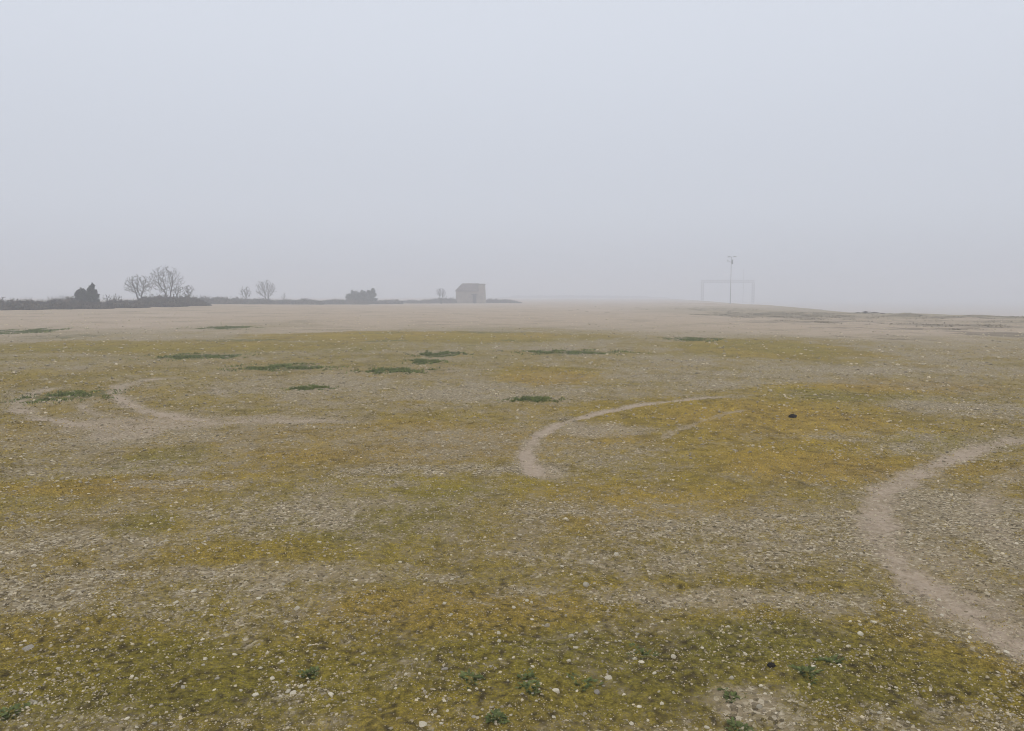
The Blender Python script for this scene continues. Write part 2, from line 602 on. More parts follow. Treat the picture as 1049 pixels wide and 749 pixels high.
    mf = math_('ADD', moss, math_('ADD', math_('MULTIPLY', math_('SUBTRACT', n6, 0.5), 0.9), math_('MULTIPLY', math_('SUBTRACT', n1, 0.5), 0.7)))
    col = mixc(mrange(mf, 0.18, 0.72, 0.0, 0.95), col, mcd)
    # bare ruts
    soil = mixc(n6, (0.350, 0.268, 0.195), (0.570, 0.452, 0.345))
    bf = mrange(math_('ADD', bare, math_('ADD', math_('MULTIPLY', math_('SUBTRACT', n6, 0.5), 1.2), math_('MULTIPLY', math_('SUBTRACT', n1, 0.5), 0.9))), 0.22, 1.0, 0.0, 0.85)
    col = mixc(bf, col, soil)
    # green weeds and dark weathered weeds
    gf = mrange(math_('ADD', green, math_('ADD', math_('MULTIPLY', math_('SUBTRACT', n6, 0.5), 1.4), math_('MULTIPLY', math_('SUBTRACT', n30, 0.5), 2.4))), 0.45, 1.0, 0.0, 0.7)
    col = mixc(gf, col, mixc(n1, (0.062, 0.072, 0.022), (0.125, 0.125, 0.040)))
    nm = noise(0.9, 5, 0.7)
    df = mrange(math_('ADD', dark, math_('MULTIPLY', math_('SUBTRACT', nm, 0.5), 3.2)), 0.42, 0.85, 0.0, 0.65)
    col = mixc(df, col, (0.130, 0.104, 0.062))
    LL(col, b.inputs['Base Color'])
    b.inputs['Roughness'].default_value = 0.95
    b.inputs['Specular IOR Level'].default_value = 0.12
    bp = NN('ShaderNodeBump')
    bp.inputs['Strength'].default_value = 0.85
    bp.inputs['Distance'].default_value = 0.03
    h = math_('ADD', math_('MULTIPLY', n6, 1.0), math_('ADD', math_('MULTIPLY', n1, 0.35), math_('MULTIPLY', d1, -0.5)))
    LL(h, bp.inputs['Height'])
    LL(bp.outputs[0], b.inputs['Normal'])
    return mt


M_GROUND = ground_mat()
M_STONE = simple_mat('pale_stone', (0.42, 0.365, 0.265), (0.64, 0.575, 0.455), 9, 0.85, rnd=0.38, bump=0.4)
M_GREYSTONE = simple_mat('grey_stone', (0.22, 0.195, 0.16), (0.33, 0.295, 0.245), 9, 0.85, rnd=0.2, bump=0.4)
M_GRAVEL = simple_mat('loose_gravel', (0.330, 0.272, 0.180), (0.46, 0.392, 0.278), 30, 0.9, rnd=0.55, vary='tone')
M_CLOD = simple_mat('dark_earth', (0.012, 0.010, 0.008), (0.030, 0.024, 0.018), 40, 0.95, bump=0.6)
M_WEED = simple_mat('weed_leaf', (0.085, 0.108, 0.032), (0.150, 0.172, 0.055), 20, 0.7, rnd=0.4, vary='tone')
M_GRASS = simple_mat('short_grass', (0.100, 0.130, 0.030), (0.185, 0.210, 0.052), 6, 0.7, rnd=0.5, vary='tone')
M_DRYWEED = simple_mat('dry_weed', (0.150, 0.120, 0.065), (0.240, 0.196, 0.112), 0.6, 0.9, rnd=0.5, vary='tone')
M_BARK = simple_mat('bark', (0.020, 0.017, 0.016), (0.040, 0.034, 0.030), 6, 0.9)
M_TWIG = simple_mat('twig', (0.026, 0.021, 0.020), (0.050, 0.041, 0.036), 3, 0.9)
M_SCRUB = simple_mat('dry_scrub', (0.062, 0.048, 0.036), (0.128, 0.100, 0.068), 1.2, 0.9, rnd=0.45, vary='tone')
M_EVER = simple_mat('evergreen_leaf', (0.016, 0.022, 0.016), (0.036, 0.046, 0.030), 2, 0.7, rnd=0.5, vary='tone')
M_WALL = simple_mat('rough_stone_render', (0.19, 0.155, 0.122), (0.30, 0.25, 0.20), 1.1, 0.95, bump=0.5)
M_TILE = simple_mat('weathered_tile', (0.095, 0.072, 0.064), (0.18, 0.135, 0.115), 3, 0.9, bump=0.4)
M_DOOR = simple_mat('old_wood', (0.025, 0.021, 0.020), (0.045, 0.038, 0.034), 5, 0.8)
M_STEEL = simple_mat('galvanised_steel', (0.30, 0.305, 0.315), (0.40, 0.405, 0.415), 4, 0.6)
M_DARKMETAL = simple_mat('dark_metal', (0.12, 0.122, 0.13), (0.18, 0.182, 0.19), 4, 0.6)


def moss_mat():
    mt, t, b = new_mat('moss_blades')
    a = t.nodes.new('ShaderNodeAttribute')
    a.attribute_name = 'tint'
    t.links.new(a.outputs['Color'], b.inputs['Base Color'])
    b.inputs['Roughness'].default_value = 0.8
    b.inputs['Specular IOR Level'].default_value = 0.15
    return mt


M_MOSS = moss_mat()

# ------------------------------------------------------------------ haze
hv, hf = box(-1650, 1650, -1650, 1650, -5.2, HAZE_TOP)
hm = bpy.data.materials.new('haze')
hm.use_nodes = True
hm.node_tree.nodes.clear()
ho = hm.node_tree.nodes.new('ShaderNodeOutputMaterial')
pv = hm.node_tree.nodes.new('ShaderNodeVolumePrincipled')
pv.inputs['Color'].default_value = (0.90, 0.93, 1.0, 1)
pv.inputs['Density'].default_value = HAZE_DENSITY
pv.inputs['Anisotropy'].default_value = 0.0
hm.node_tree.links.new(pv.outputs[0], ho.inputs['Volume'])
haze = mesh_obj('haze', hv, hf, hm)
tag(haze, kind='stuff', label='even grey winter fog lying over the whole field', cat='fog')

# ------------------------------------------------------------------ ground sheet (one disc, finer where it is near)
rr = [0.0, 0.35, 0.7, 1.0, 1.3, 1.6, 1.8, 2.0, 2.15]
r = 2.3
while r < 1500:
    rr.append(r)
    if r < 170:
        r += min(1.25 * r * r / 1250.0, 0.42)
    else:
        r += 0.42 + (r - 170) * 0.05
rr.append(1500.0)
rr = np.array(rr)
fine = np.arange(-42, 42.001, 0.1)
coarse = np.arange(44, 316.1, 2.0)
ang = np.radians(np.concatenate([fine, coarse]))
A, RR = np.meshgrid(ang, rr)
gx = (RR * np.sin(A)).ravel()
gy = (RR * np.cos(A)).ravel()
gz = height(gx, gy)
nr, nc = A.shape
ii = np.arange(nr - 1)[:, None] * nc
jj = np.arange(nc)[None, :]
j2 = (jj + 1) % nc
gf = np.stack([ii + jj, ii + nc + jj, ii + nc + j2, ii + j2], axis=2).reshape(-1, 4)
gf = gf[:, ::-1].copy()
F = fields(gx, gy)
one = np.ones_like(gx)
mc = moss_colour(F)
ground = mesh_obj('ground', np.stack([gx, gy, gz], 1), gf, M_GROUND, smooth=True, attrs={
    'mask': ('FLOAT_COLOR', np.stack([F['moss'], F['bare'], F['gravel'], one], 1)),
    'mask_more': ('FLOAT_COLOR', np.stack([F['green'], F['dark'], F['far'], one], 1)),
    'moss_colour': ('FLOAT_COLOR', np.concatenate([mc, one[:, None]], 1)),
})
tag(ground, kind='structure', label='wide flat stony field with olive moss and tyre ruts')

# ------------------------------------------------------------------ vegetation builders
RNG = np.random.default_rng(11)


def leaf_cloud(centers, size, rng, flat=0.0, long=1.6):
    """One small quad at every centre, turned at random."""
    n = len(centers)
    d = rng.normal(size=(n, 3))
    d[:, 2] *= (1 - flat)
    d /= np.linalg.norm(d, axis=1)[:, None] + 1e-9
    e2 = rng.normal(size=(n, 3))
    e2 = np.cross(d, e2)
    e2 /= np.linalg.norm(e2, axis=1)[:, None] + 1e-9
    s = size * rng.uniform(0.5, 1.4, n)
    a = d * (s * long / 2)[:, None]
    c = e2 * (s / 2)[:, None]
    V = np.stack([centers - a - c * 0.4, centers - c, centers + a, centers + c], axis=1).reshape(-1, 3)
    Fq = np.arange(4 * n).reshape(-1, 4)
    tone = np.repeat(rng.uniform(0, 1, n), 4)
    return V, Fq, tone


def make_shrub(name, label, cat, group, px0, px1, base_py, tops, Y, depth, mat_leaf, n, size, seed, twigs=230, part='foliage', flank=1.0):
    """A low shrub seen from px0 to px1; tops = rows of its uneven top along that width."""
    rng = np.random.default_rng(seed)
    a0 = at_row(px0, base_py, Y)
    a1 = at_row(px1, base_py, Y)
    cx = (a0[0] + a1[0]) / 2
    z0 = hz(cx, Y)
    wid = a1[0] - a0[0]
    sc = Y / F_PX
    e_ = empty(name, (cx, Y, z0), label, cat, group)
    tp = np.array([CAM_H + (HOR - p) * sc - z0 for p in tops])
    u = rng.uniform(0, 1, n)
    v = rng.uniform(-1, 1, n)
    edge = np.clip(1 - np.abs(2 * u - 1) ** 4, 0, 1) ** 0.5
    top = np.interp(u, np.linspace(0, 1, len(tp)), tp) * (0.5 + 0.5 * edge) * np.sqrt(np.clip(1 - 0.75 * v * v, 0, 1))
    top = top * (0.86 + 0.75 * fbm(u * wid / 0.7, v * depth / 0.9 + seed, 4, seed))
    w = rng.uniform(0, 1, n) ** 1.15
    c = np.stack([(u - 0.5) * wid, v * depth / 2, w * top], 1)
    V, Fq, tone = leaf_cloud(c, size, rng)
    mesh_obj(part, V, Fq, mat_leaf, e_, attrs={'tone': ('FLOAT', tone)})
    segs = []
    for k in range(twigs):
        uu, vv = rng.uniform(0.04, 0.96), rng.uniform(-0.8, 0.8)
        h = float(np.interp(uu, np.linspace(0, 1, len(tp)), tp)) * rng.uniform(0.6, 1.38)
        p0 = np.array([(uu - 0.5) * wid, vv * depth / 2, -0.03])
        p1 = p0 + np.array([rng.normal() * 0.2, rng.normal() * 0.2, h * 0.6])
        p2 = p1 + np.array([rng.normal() * 0.22, rng.normal() * 0.22, h * 0.4])
        segs += [(p0, p1, 0.018, 0.012), (p1, p2, 0.012, 0.005), (p0, np.array([p0[0], 0, 0.03]), 0.012, 0.012)]
    for k in range(10):
        segs.append((np.array([(k / 10 - 0.5) * wid * 0.96, 0, 0.03]), np.array([((k + 1) / 10 - 0.5) * wid * 0.96, 0, 0.03]), 0.03, 0.03))
    if segs:
        V, Fq = tubes(segs, 4)
        mesh_obj('stem', V, Fq, M_TWIG, e_)
    return e_


def colonise(rng, stems, centre, radii, n_att, step):
    """Branch skeleton that grows into a round crown: nodes and the parent of each."""
    d = rng.normal(size=(n_att, 3))
    d /= np.linalg.norm(d, axis=1)[:, None]
    att = centre + d * (rng.uniform(0.08, 1, n_att) ** 0.42)[:, None] * radii * (1 + 0.10 * rng.normal(size=n_att))[:, None]
    nodes, par = [], []
    for path in stems:
        prev = -1 if not nodes else 0
        for p in path:
            nodes.append(np.array(p, float))
            par.append(prev)
            prev = len(nodes) - 1
    kill = step * 1.7
    for it in range(120):
        if not len(att):
            break
        P = np.array(nodes)
        D = np.linalg.norm(att[:, None, :] - P[None], axis=2)
        near = D.argmin(1)
        grew = False
        for k in np.unique(near):
            v = att[near == k] - P[k]
            v = (v / (np.linalg.norm(v, axis=1)[:, None] + 1e-9)).sum(0)
            v = v / (np.linalg.norm(v) + 1e-9) + rng.normal(size=3) * 0.22
            v /= np.linalg.norm(v)
            q = P[k] + v * step
            if np.linalg.norm(P - q, axis=1).min() > step * 0.3:
                nodes.append(q)
                par.append(int(k))
                grew = True
        P = np.array(nodes)
        D = np.linalg.norm(att[:, None, :] - P[None], axis=2).min(1)
        att = att[D > kill]
        if not grew:
            break
    return np.array(nodes), np.array(par)


def bare_tree(label, px, base_py, top_py, half_px, Y, seed, leans=((0, 0),), group=None, crown_low=0.3, shift=0.0, n_att=420, twig=0.012, cat='tree', name='bare_tree'):
    """Leafless tree: leans = sideways lean of each stem, crown_low = where the crown starts (share of the height)."""
    rng = np.random.default_rng(seed)
    b = at_row(px, base_py, Y)
    z0 = hz(b[0], Y)
    sc = Y / F_PX
    H = CAM_H + (HOR - top_py) * sc - z0
    hw = half_px * sc
    low = H * crown_low
    centre = np.array([shift * sc, 0, (H + low) / 2])
    radii = np.array([hw, hw * 0.9, (H - low) / 2])
    step = H / 26.0
    stems = []
    for lx, ly in leans:
        n_ = max(2, int(low * 0.85 / step))
        stems.append([(lx * step * k + rng.normal() * step * 0.10, ly * step * k, -0.1 + step * k) for k in range(n_ + 1)])
    Pn, par = colonise(rng, stems, centre, radii, n_att, step)
    n = len(Pn)
    w = np.zeros(n)
    kids = np.bincount(par[par >= 0], minlength=n)
    E = 2.25
    for k in range(n - 1, -1, -1):
        if kids[k] == 0:
            w[k] = max(w[k], twig ** E)
        if par[k] >= 0:
            w[par[k]] += w[k]
    rad = w ** (1 / E)
    trunk, crown = [], []
    lim = rad.max() * 0.34
    for k in range(n):
        if par[k] < 0:
            continue
        sgm = (Pn[par[k]], Pn[k], min(rad[par[k]], rad[k] * 1.5), rad[k])
        (trunk if rad[k] > lim else crown).append(sgm)
        if rad[k] < twig * 2.6:                      # fine twigs along the thin ends
            d = Pn[k] - Pn[par[k]]
            d /= np.linalg.norm(d) + 1e-9
            for _ in range(4):
                v = d + rng.normal(size=3) * 0.75 + np.array([0, 0, 0.15])
                v /= np.linalg.norm(v)
                m_ = Pn[k] + v * step * rng.uniform(0.5, 1.3)
                crown.append((Pn[k], m_, twig * 0.75, twig * 0.45))
    t = empty(name, (b[0], Y, z0), label, cat, group)
    V, Fq = tubes(trunk, 6)
    mesh_obj('trunk', V, Fq, M_BARK, t)
    V, Fq = tubes(crown, 3)
    mesh_obj('crown', V, Fq, M_TWIG, t)
    return t


def lobed_evergreen(label, px, base_py, lobes, Y, n, seed, cat='evergreen bush', name='evergreen_bush', size=0.17):
    """lobes = (px, py, rx, ry) ellipses of the crown in the photograph, at distance Y."""
    rng = np.random.default_rng(seed)
    sc = Y / F_PX
    b = at_row(px, base_py, Y)
    z0 = hz(b[0], Y)
    e_ = empty(name, (b[0], Y, z0), label, cat)
    cs, segs = [], []
    tot = sum(l[2] * l[3] for l in lobes)
    for lx, ly, rx, ry in lobes:
        c = at_row(lx, ly, Y) - np.array([b[0], Y, z0])
        k = int(n * rx * ry / tot)
        R3 = np.array([rx * sc, 0.8 * max(rx, 0.7 * ry) * sc, ry * sc])
        nt_ = 18
        td = rng.normal(size=(nt_, 3))
        td /= np.linalg.norm(td, axis=1)[:, None]
        tc0 = td * rng.uniform(0.25, 1.05, nt_)[:, None]
        ti = rng.integers(0, nt_, k)
        q_ = rng.normal(size=(k, 3)) * 0.15
        out_ = np.abs(rng.normal(size=k)) * 0.20
        cs.append(c + (tc0[ti] + q_ + (td[ti] * 0.6 + np.array([0, 0, 0.5])) * out_[:, None]) * R3)
        segs.append((np.array([c[0] * 0.35, 0, -0.1]), c, 0.09, 0.03))
        for q in range(7):
            dd = rng.normal(size=3)
            dd /= np.linalg.norm(dd)
            segs.append((c, c + dd * np.array([rx, rx, ry]) * sc * 0.95, 0.03, 0.01))
    C = np.concatenate(cs)
    C[:, 2] = np.maximum(C[:, 2], 0.05)
    V, Fq, tone = leaf_cloud(C, size, rng)
    mesh_obj('crown', V, Fq, M_EVER, e_, attrs={'tone': ('FLOAT', tone)})
    V, Fq = tubes(segs, 5)
    mesh_obj('trunk', V, Fq, M_BARK, e_)
    return e_


# ------------------------------------------------------------------ the scrub line, left to right
GL = 'low scrub bushes along the left field edge'
make_shrub('scrub_bush', 'low brown scrub at the far left end of the hedge line', 'bush', GL, -60, 22, 317, [309, 308.5, 309, 307.5, 309], 60, 3.0, M_SCRUB, 9000, 0.11, 1)
make_shrub('scrub_bush', 'rounded brown scrub bush left of the dark evergreen', 'bush', GL, 14, 48, 317, [310, 307.5, 307, 308.5, 310.5], 61, 3.0, M_SCRUB, 7000, 0.11, 2)
make_shrub('scrub_bush', 'taller olive brown scrub bush against the left side of the evergreen', 'bush', GL, 46, 84, 316.5, [310, 306.5, 305, 306, 308.5], 63, 3.0, M_SCRUB, 8000, 0.11, 3)
make_shrub('scrub_bush', 'low flat scrub at the foot of the dark evergreen', 'bush', GL, 80, 110, 316, [309, 310, 309.5, 310, 310.5], 64, 2.5, M_SCRUB, 6000, 0.11, 4)
make_shrub('scrub_bush', 'grey brown scrub bush between the evergreen and the leaning bare tree', 'bush', GL, 104, 146, 315.5, [310, 308, 307.5, 308, 308.5, 307.5], 68, 3.0, M_SCRUB, 8000, 0.11, 5)
make_shrub('scrub_bush', 'long dark bramble bank beneath the tallest bare tree', 'bush', GL, 138, 186, 314.5, [309, 305, 303.5, 303.5, 304, 303.5], 73, 3.5, M_SCRUB, 10000, 0.12, 6)
make_shrub('scrub_bush', 'dark bramble bank ending in open field right of the tallest bare tree', 'bush', GL, 180, 210, 313.5, [304, 303.5, 303.8, 304.5, 307, 311], 78, 3.5, M_SCRUB, 7000, 0.12, 7)
GM = 'faint scrub along the middle of the horizon'
make_shrub('scrub_bush', 'faint low scrub right of the bramble bank', 'bush', GM, 200, 238, 310.5, [303.5, 304.5, 305.5, 305, 305], 106, 3.0, M_SCRUB, 5000, 0.18, 8)
make_shrub('scrub_bush', 'faint low scrub below the pair of small bare trees', 'bush', GM, 234, 282, 310.5, [305, 305, 306.5, 306.5, 306, 306.5], 112, 3.0, M_SCRUB, 6000, 0.18, 9)
make_shrub('scrub_bush', 'faint uneven scrub between small bare trees and far dark clump', 'bush', GM, 278, 330, 310.8, [307, 307, 306.5, 308.2, 306, 307.6, 308], 122, 3.0, M_SCRUB, 6000, 0.18, 10)
make_shrub('scrub_bush', 'faint scrub on the left foot of the far dark clump', 'bush', GM, 326, 376, 311, [308, 307.2, 306.5, 307.2, 307, 307], 132, 3.0, M_SCRUB, 5000, 0.18, 12)
make_shrub('scrub_bush', 'faint scrub just right of the far dark clump', 'bush', GM, 366, 412, 311, [305, 306, 308, 307, 307], 142, 3.0, M_SCRUB, 4500, 0.18, 13)
make_shrub('scrub_bush', 'faint rounded scrub bush halfway from far dark clump to stone hut', 'bush', GM, 408, 442, 311, [308.5, 308, 307, 308.3, 306.8, 306.5], 158, 3.0, M_SCRUB, 5000, 0.18, 14)
make_shrub('scrub_bush', 'faint scrub touching the left wall of the stone hut', 'bush', GM, 438, 468, 311, [306.6, 306, 305.5, 305.5, 305.5], 160, 2.5, M_SCRUB, 5000, 0.18, 15)
make_shrub('scrub_bush', 'faint low scrub right of the stone hut', 'bush', GM, 497, 534, 310.6, [306, 306.3, 306.8, 306.8, 308, 309.5], 166, 2.5, M_SCRUB, 5000, 0.18, 16)

lobed_evergreen('dark two-topped evergreen standing out of the left scrub', 89, 316, [(86, 302, 6.5, 5), (84, 299.5, 3.2, 4), (95, 301, 4.5, 5.5), (95, 296, 2.0, 4), (97, 303, 4, 3), (79.5, 302, 2.5, 2.6), (90, 307, 9, 4.5)], 66, 6500, 20, size=0.13)
lobed_evergreen('broad dark evergreen clump far off, left of the stone hut', 371, 311, [(366, 303, 9, 4.2), (376, 302.5, 7, 4.8), (372, 306, 15, 4), (381, 302.5, 3.5, 4.5), (360, 305.5, 5, 3.0)], 138, 6500, 21, size=0.25)

GT = 'bare winter trees along the horizon'
bare_tree('spreading bare tree on two leaning stems, left of the tallest bare tree', 147, 314, 282.5, 14, 77, 31, leans=((-0.75, 0.1), (-0.12, -0.1)), group=GT, crown_low=0.36, shift=-4.5, n_att=1000, twig=0.0095)
bare_tree('tallest bare tree, round open crown above the bramble bank', 171.5, 314, 273, 16, 80, 37, leans=((-0.05, 0), (0.28, 0.1)), group=GT, crown_low=0.30, shift=-0.5, n_att=1300, twig=0.0095)
bare_tree('small bare tree just right of the tallest bare tree', 193.5, 313.5, 291.5, 6.5, 84, 33, leans=((-0.05, 0),), group=GT, crown_low=0.42, n_att=200, shift=-0.5)
bare_tree('leaning spindly bare tree between the tallest bare tree and the small one', 187.5, 313.5, 292, 6, 83, 44, leans=((-0.7, 0),), group=GT, crown_low=0.5, n_att=110, shift=-4.5)
bare_tree('smaller of the two paired bare trees beyond the scrub', 252.5, 311, 293, 6.5, 112, 34, leans=((-0.1, 0),), group=GT, crown_low=0.34, n_att=220, shift=-0.5)
bare_tree('larger of the two paired bare trees beyond the scrub', 273.5, 311, 287, 10.5, 115, 35, leans=((-0.15, 0), (0.3, 0)), group=GT, crown_low=0.28, n_att=800, shift=-0.8, twig=0.0105)
bare_tree('thin bare sapling right of the paired bare trees', 291, 311, 300, 3, 124, 36, leans=((0.05, 0),), group=GT, n_att=50)
bare_tree('hazy round-topped bare tree left of the stone hut', 452, 311, 295, 5.5, 150, 38, leans=((-0.2, 0), (0.2, 0)), group=GT, crown_low=0.4, n_att=320, twig=0.016)
bare_tree('slender bare sapling right of the dark two-topped evergreen', 110, 315, 300, 5, 72, 39, leans=((-0.15, 0),), group=GT, n_att=45, twig=0.009)
bare_tree('slender bare sapling left of the leaning bare tree', 120, 315, 300.5, 6, 75, 40, leans=((-0.15, 0), (0.35, 0)), group=GT, n_att=55, twig=0.009)
bare_tree('bare sapling at the far left end of the scrub', 4, 316, 303, 4.5, 66, 41, leans=((0.05, 0),), group=GT, n_att=50, twig=0.009)

# far wood lost in the fog behind the hut: one mass nobody could count
rng = np.random.default_rng(70)
n = 16000
fx = rng.uniform(-10, 105, n)
fy = 520 + rng.normal(size=n) * 4
ftop = 1.3 + 1.2 * fbm(fx / 14.0, fx * 0 + 3.0, 4, 71) + 0.5 * rng.uniform(-1, 1, n)
ftop = np.clip(ftop, 0.6, None) * sstep(-10, 5, fx) * sstep(110, 80, fx)
fc = np.stack([fx, fy, height(fx, fy) + rng.uniform(0, 1, n) * ftop], 1)
V, Fq, tone = leaf_cloud(fc, 0.5, rng)
tl = mesh_obj('treeline', V, Fq, M_SCRUB, attrs={'tone': ('FLOAT', tone)})
tag(tl, 'far low woodland almost lost in the fog right of the hut', 'treeline', kind='stuff')

# ------------------------------------------------------------------ stone hut
HY = 160.0
hc = at_row(482, 311, HY)
hs = HY / F_PX
hz0 = hz(hc[0], HY)
hut = empty('stone_hut', (hc[0], HY, hz0), 'small windowless stone hut with sloping tile roof and dark doorway', 'hut')
HX0, HX1 = (467 - 482) * hs, (490 - 482) * hs
TX1 = (497 - 482) * hs
EAVE = (311.2 - 299) * hs
RIDGE = (311.2 - 291.4) * hs
DEP = 3.6
dx0, dx1, dzt = (484 - 482) * hs, (488 - 482) * hs, 1.75
# front wall built round the doorway, then side and back walls
walls = [box(HX0, dx0, 0, 0.4, -0.2, EAVE), box(dx1, HX1, 0, 0.4, -0.2, EAVE), box(dx0, dx1, 0, 0.4, dzt, EAVE),
         box(HX0, HX0 + 0.4, 0.4, DEP - 0.4, -0.2, EAVE), box(HX0, HX1, DEP - 0.4, DEP, -0.2, EAVE)]
V, Fq = join(walls)
mesh_obj('wall', V, Fq, M_WALL, hut)
# taller end block with a slight batter
tv = [(HX1 + 0.003, -0.12, -0.2), (TX1 + 0.10, -0.12, -0.2), (TX1 + 0.10, DEP, -0.2), (HX1 + 0.003, DEP, -0.2),
      (HX1 + 0.003, 0.0, RIDGE - 0.12), (TX1 - 0.12, 0.0, RIDGE - 0.12), (TX1 - 0.12, DEP, RIDGE - 0.12), (HX1 + 0.003, DEP, RIDGE - 0.12)]
tf = [(0, 3, 2, 1), (4, 5, 6, 7), (0, 1, 5, 4), (1, 2, 6, 5), (2, 3, 7, 6), (3, 0, 4, 7)]
mesh_obj('end_wall', tv, tf, M_WALL, hut)
cp = mesh_obj('coping', *box(HX1 - 0.05, TX1 - 0.02, -0.12, DEP + 0.1, RIDGE - 0.115, RIDGE + 0.03), M_TILE, hut)
# tile roof, hipped on the left
rx = (473 - 482) * hs
o_ = 0.15
rv = [(HX0 - o_, -o_, EAVE + 0.004), (HX1, -o_, EAVE + 0.004), (HX1, DEP * 0.55, RIDGE), (rx, DEP * 0.55, RIDGE), (HX0 - o_, DEP + o_, EAVE + 0.004), (HX1, DEP + o_, EAVE + 0.004)]
rv2 = [(x, y, z + 0.12) for x, y, z in rv]
rf = [(0, 1, 2, 3), (0, 3, 4), (4, 3, 2, 5)]
V = rv + rv2
Fq = [tuple(reversed(q)) for q in rf] + [tuple(i + 6 for i in q) for q in rf] + [(0, 6, 7, 1)[::-1], (0, 4, 10, 6)[::-1], (4, 5, 11, 10)[::-1], (1, 7, 8, 2)[::-1], (2, 8, 11, 5)[::-1]]
roof = mesh_obj('roof', V, Fq, M_TILE, hut)
ridges = []
for k in range(26):
    t = k / 25
    xa = HX0 - o_ + t * (HX1 - HX0 + o_)
    xb = max(xa, rx)
    f0 = 0.0 if xa >= rx else 0.0
    top = 1.0 if xa >= rx else (xa - (HX0 - o_)) / (rx - (HX0 - o_))
    if top < 0.05:
        continue
    p0 = np.array([xa, -o_ - 0.02, EAVE + 0.13])
    p1 = np.array([xa, -o_ + top * (DEP * 0.55 + o_), EAVE + 0.13 + top * (RIDGE - EAVE)])
    ridges.append((p0, p1, 0.055, 0.05))
V, Fq = tubes(ridges, 6)
mesh_obj('roof_tile', V, Fq, M_TILE, hut)
door = mesh_obj('door', *box(dx0 + 0.02, dx1 - 0.02, 0.22, 0.28, 0.0, dzt - 0.02), M_DOOR, hut)
mesh_obj('lintel', *box(dx0 - 0.2, dx1 + 0.2, -0.05, 0.18, dzt - 0.01, dzt + 0.2), M_DOOR, hut)

# ------------------------------------------------------------------ lamp pole on the rim
PY = 139.0
pb = at_row(748, 312.5, PY)
pz = hz(pb[0], PY)
ps = PY / F_PX
PH = CAM_H + (HOR - 264.0) * ps - pz
pole = empty('lamp_pole', (pb[0], PY, pz), 'tall thin grey pole with crossbar lamps at the rim, before the gantry', 'lamp pole')
V, Fq = tubes([((0, 0, -0.2), (0, 0, 0.25), 0.16, 0.15), ((0, 0, 0.25), (0, 0, PH * 0.5), 0.075, 0.062), ((0, 0, PH * 0.5), (0, 0, PH), 0.062, 0.05)], 10)
mesh_obj('pole', V, Fq, M_STEEL, pole, smooth=True)
V, Fq = tubes([((-0.75, 0, PH), (0.9, 0, PH + 0.05), 0.035, 0.035)], 8)
mesh_obj('crossbar', V, Fq, M_DARKMETAL, pole)
for sx in (-0.62, 0.42):
    V, Fq = join([box(sx, sx + 0.42, -0.16, 0.16, PH + 0.06, PH + 0.15)])
    h_ = mesh_obj('lamp_head', V, Fq, M_DARKMETAL, pole)
    V, Fq = join([box(sx + 0.05, sx + 0.37, -0.185, -0.163, PH + 0.075, PH + 0.135)])
    mesh_obj('lens', V, Fq, M_STEEL, h_)
V, Fq = join([box(0.06, 0.30, -0.14, 0.14, PH - 1.25, PH - 0.45)])
mesh_obj('box', V, Fq, M_DARKMETAL, pole).name = 'control_box'
V, Fq = tubes([((0, 0, PH - 0.95), (-0.62, 0, PH - 0.62), 0.03, 0.03), ((-0.62, 0, PH - 0.78), (-0.62, 0, PH - 0.48), 0.07, 0.07)], 6)
mesh_obj('bracket', V, Fq, M_DARKMETAL, pole)

# a second pole, almost swallowed by the fog
P2 = 330.0
b2 = at_row(761, 309, P2)
z2 = hz(b2[0], P2)
s2_ = P2 / F_PX
H2 = CAM_H + (HOR - 276) * s2_ - z2
pole2 = empty('far_pole', (b2[0], P2, z2), 'very faint far pole inside the gantry, right of the lamp pole', 'pole')
V, Fq = tubes([((0, 0, -0.2), (0, 0, H2), 0.14, 0.09)], 8)
mesh_obj('pole', V, Fq, M_STEEL, pole2)
V, Fq = tubes([((0, 0, H2 - 0.1), (1.1, 0, H2 + 0.1), 0.06, 0.05)], 6)
mesh_obj('arm', V, Fq, M_STEEL, pole2)

# ------------------------------------------------------------------ gantry in the fog
GY = 400.0
ga = at_row(719.5, 300, GY)
gb = at_row(771.5, 300, GY)
gcx = (ga[0] + gb[0]) / 2
gz0 = hz(gcx, GY)
gw = (gb[0] - ga[0])
gtop = CAM_H + (HOR - 287.2) * GY / F_PX - gz0
gan = empty('gantry', (gcx, GY, gz0), 'pale fog-faded portal gantry with two legs and a long beam', 'gantry')


def lattice(p0, p1, w, r_, bays):
    """Square lattice mast between two points."""
    p0, p1 = np.array(p0, float), np.array(p1, float)
    d = p1 - p0
    d /= np.linalg.norm(d)
    a = np.array([0, 1.0, 0])
    b_ = np.cross(d, a)
    cs = [(a * i + b_ * j) * w / 2 for i, j in ((-1, -1), (1, -1), (1, 1), (-1, 1))]
    segs = [(p0 + c, p1 + c, r_, r_) for c in cs]
    for k in range(bays):
        q0 = p0 + (p1 - p0) * k / bays
        q1 = p0 + (p1 - p0) * (k + 1) / bays
        for i in range(4):
            c0, c1_ = cs[i], cs[(i + 1) % 4]
            segs.append((q0 + c0, q1 + c1_, r_ * 0.7, r_ * 0.7))
            segs.append((q0 + c0, q0 + c1_, r_ * 0.7, r_ * 0.7))
    return segs


for sx in (-1, 1):
    xx = sx * (gw / 2)
    V, Fq = tubes(lattice((xx, 0, -0.3), (xx, 0, gtop - 1.25), 1.0, 0.17, 8), 5)
    mesh_obj('leg', V, Fq, M_DARKMETAL, gan)
V, Fq = tubes(lattice((-gw / 2 - 0.6, 0, gtop - 0.7), (gw / 2 + 0.6, 0, gtop - 0.7), 1.15, 0.18, 18), 5)
mesh_obj('beam', V, Fq, M_DARKMETAL, gan)

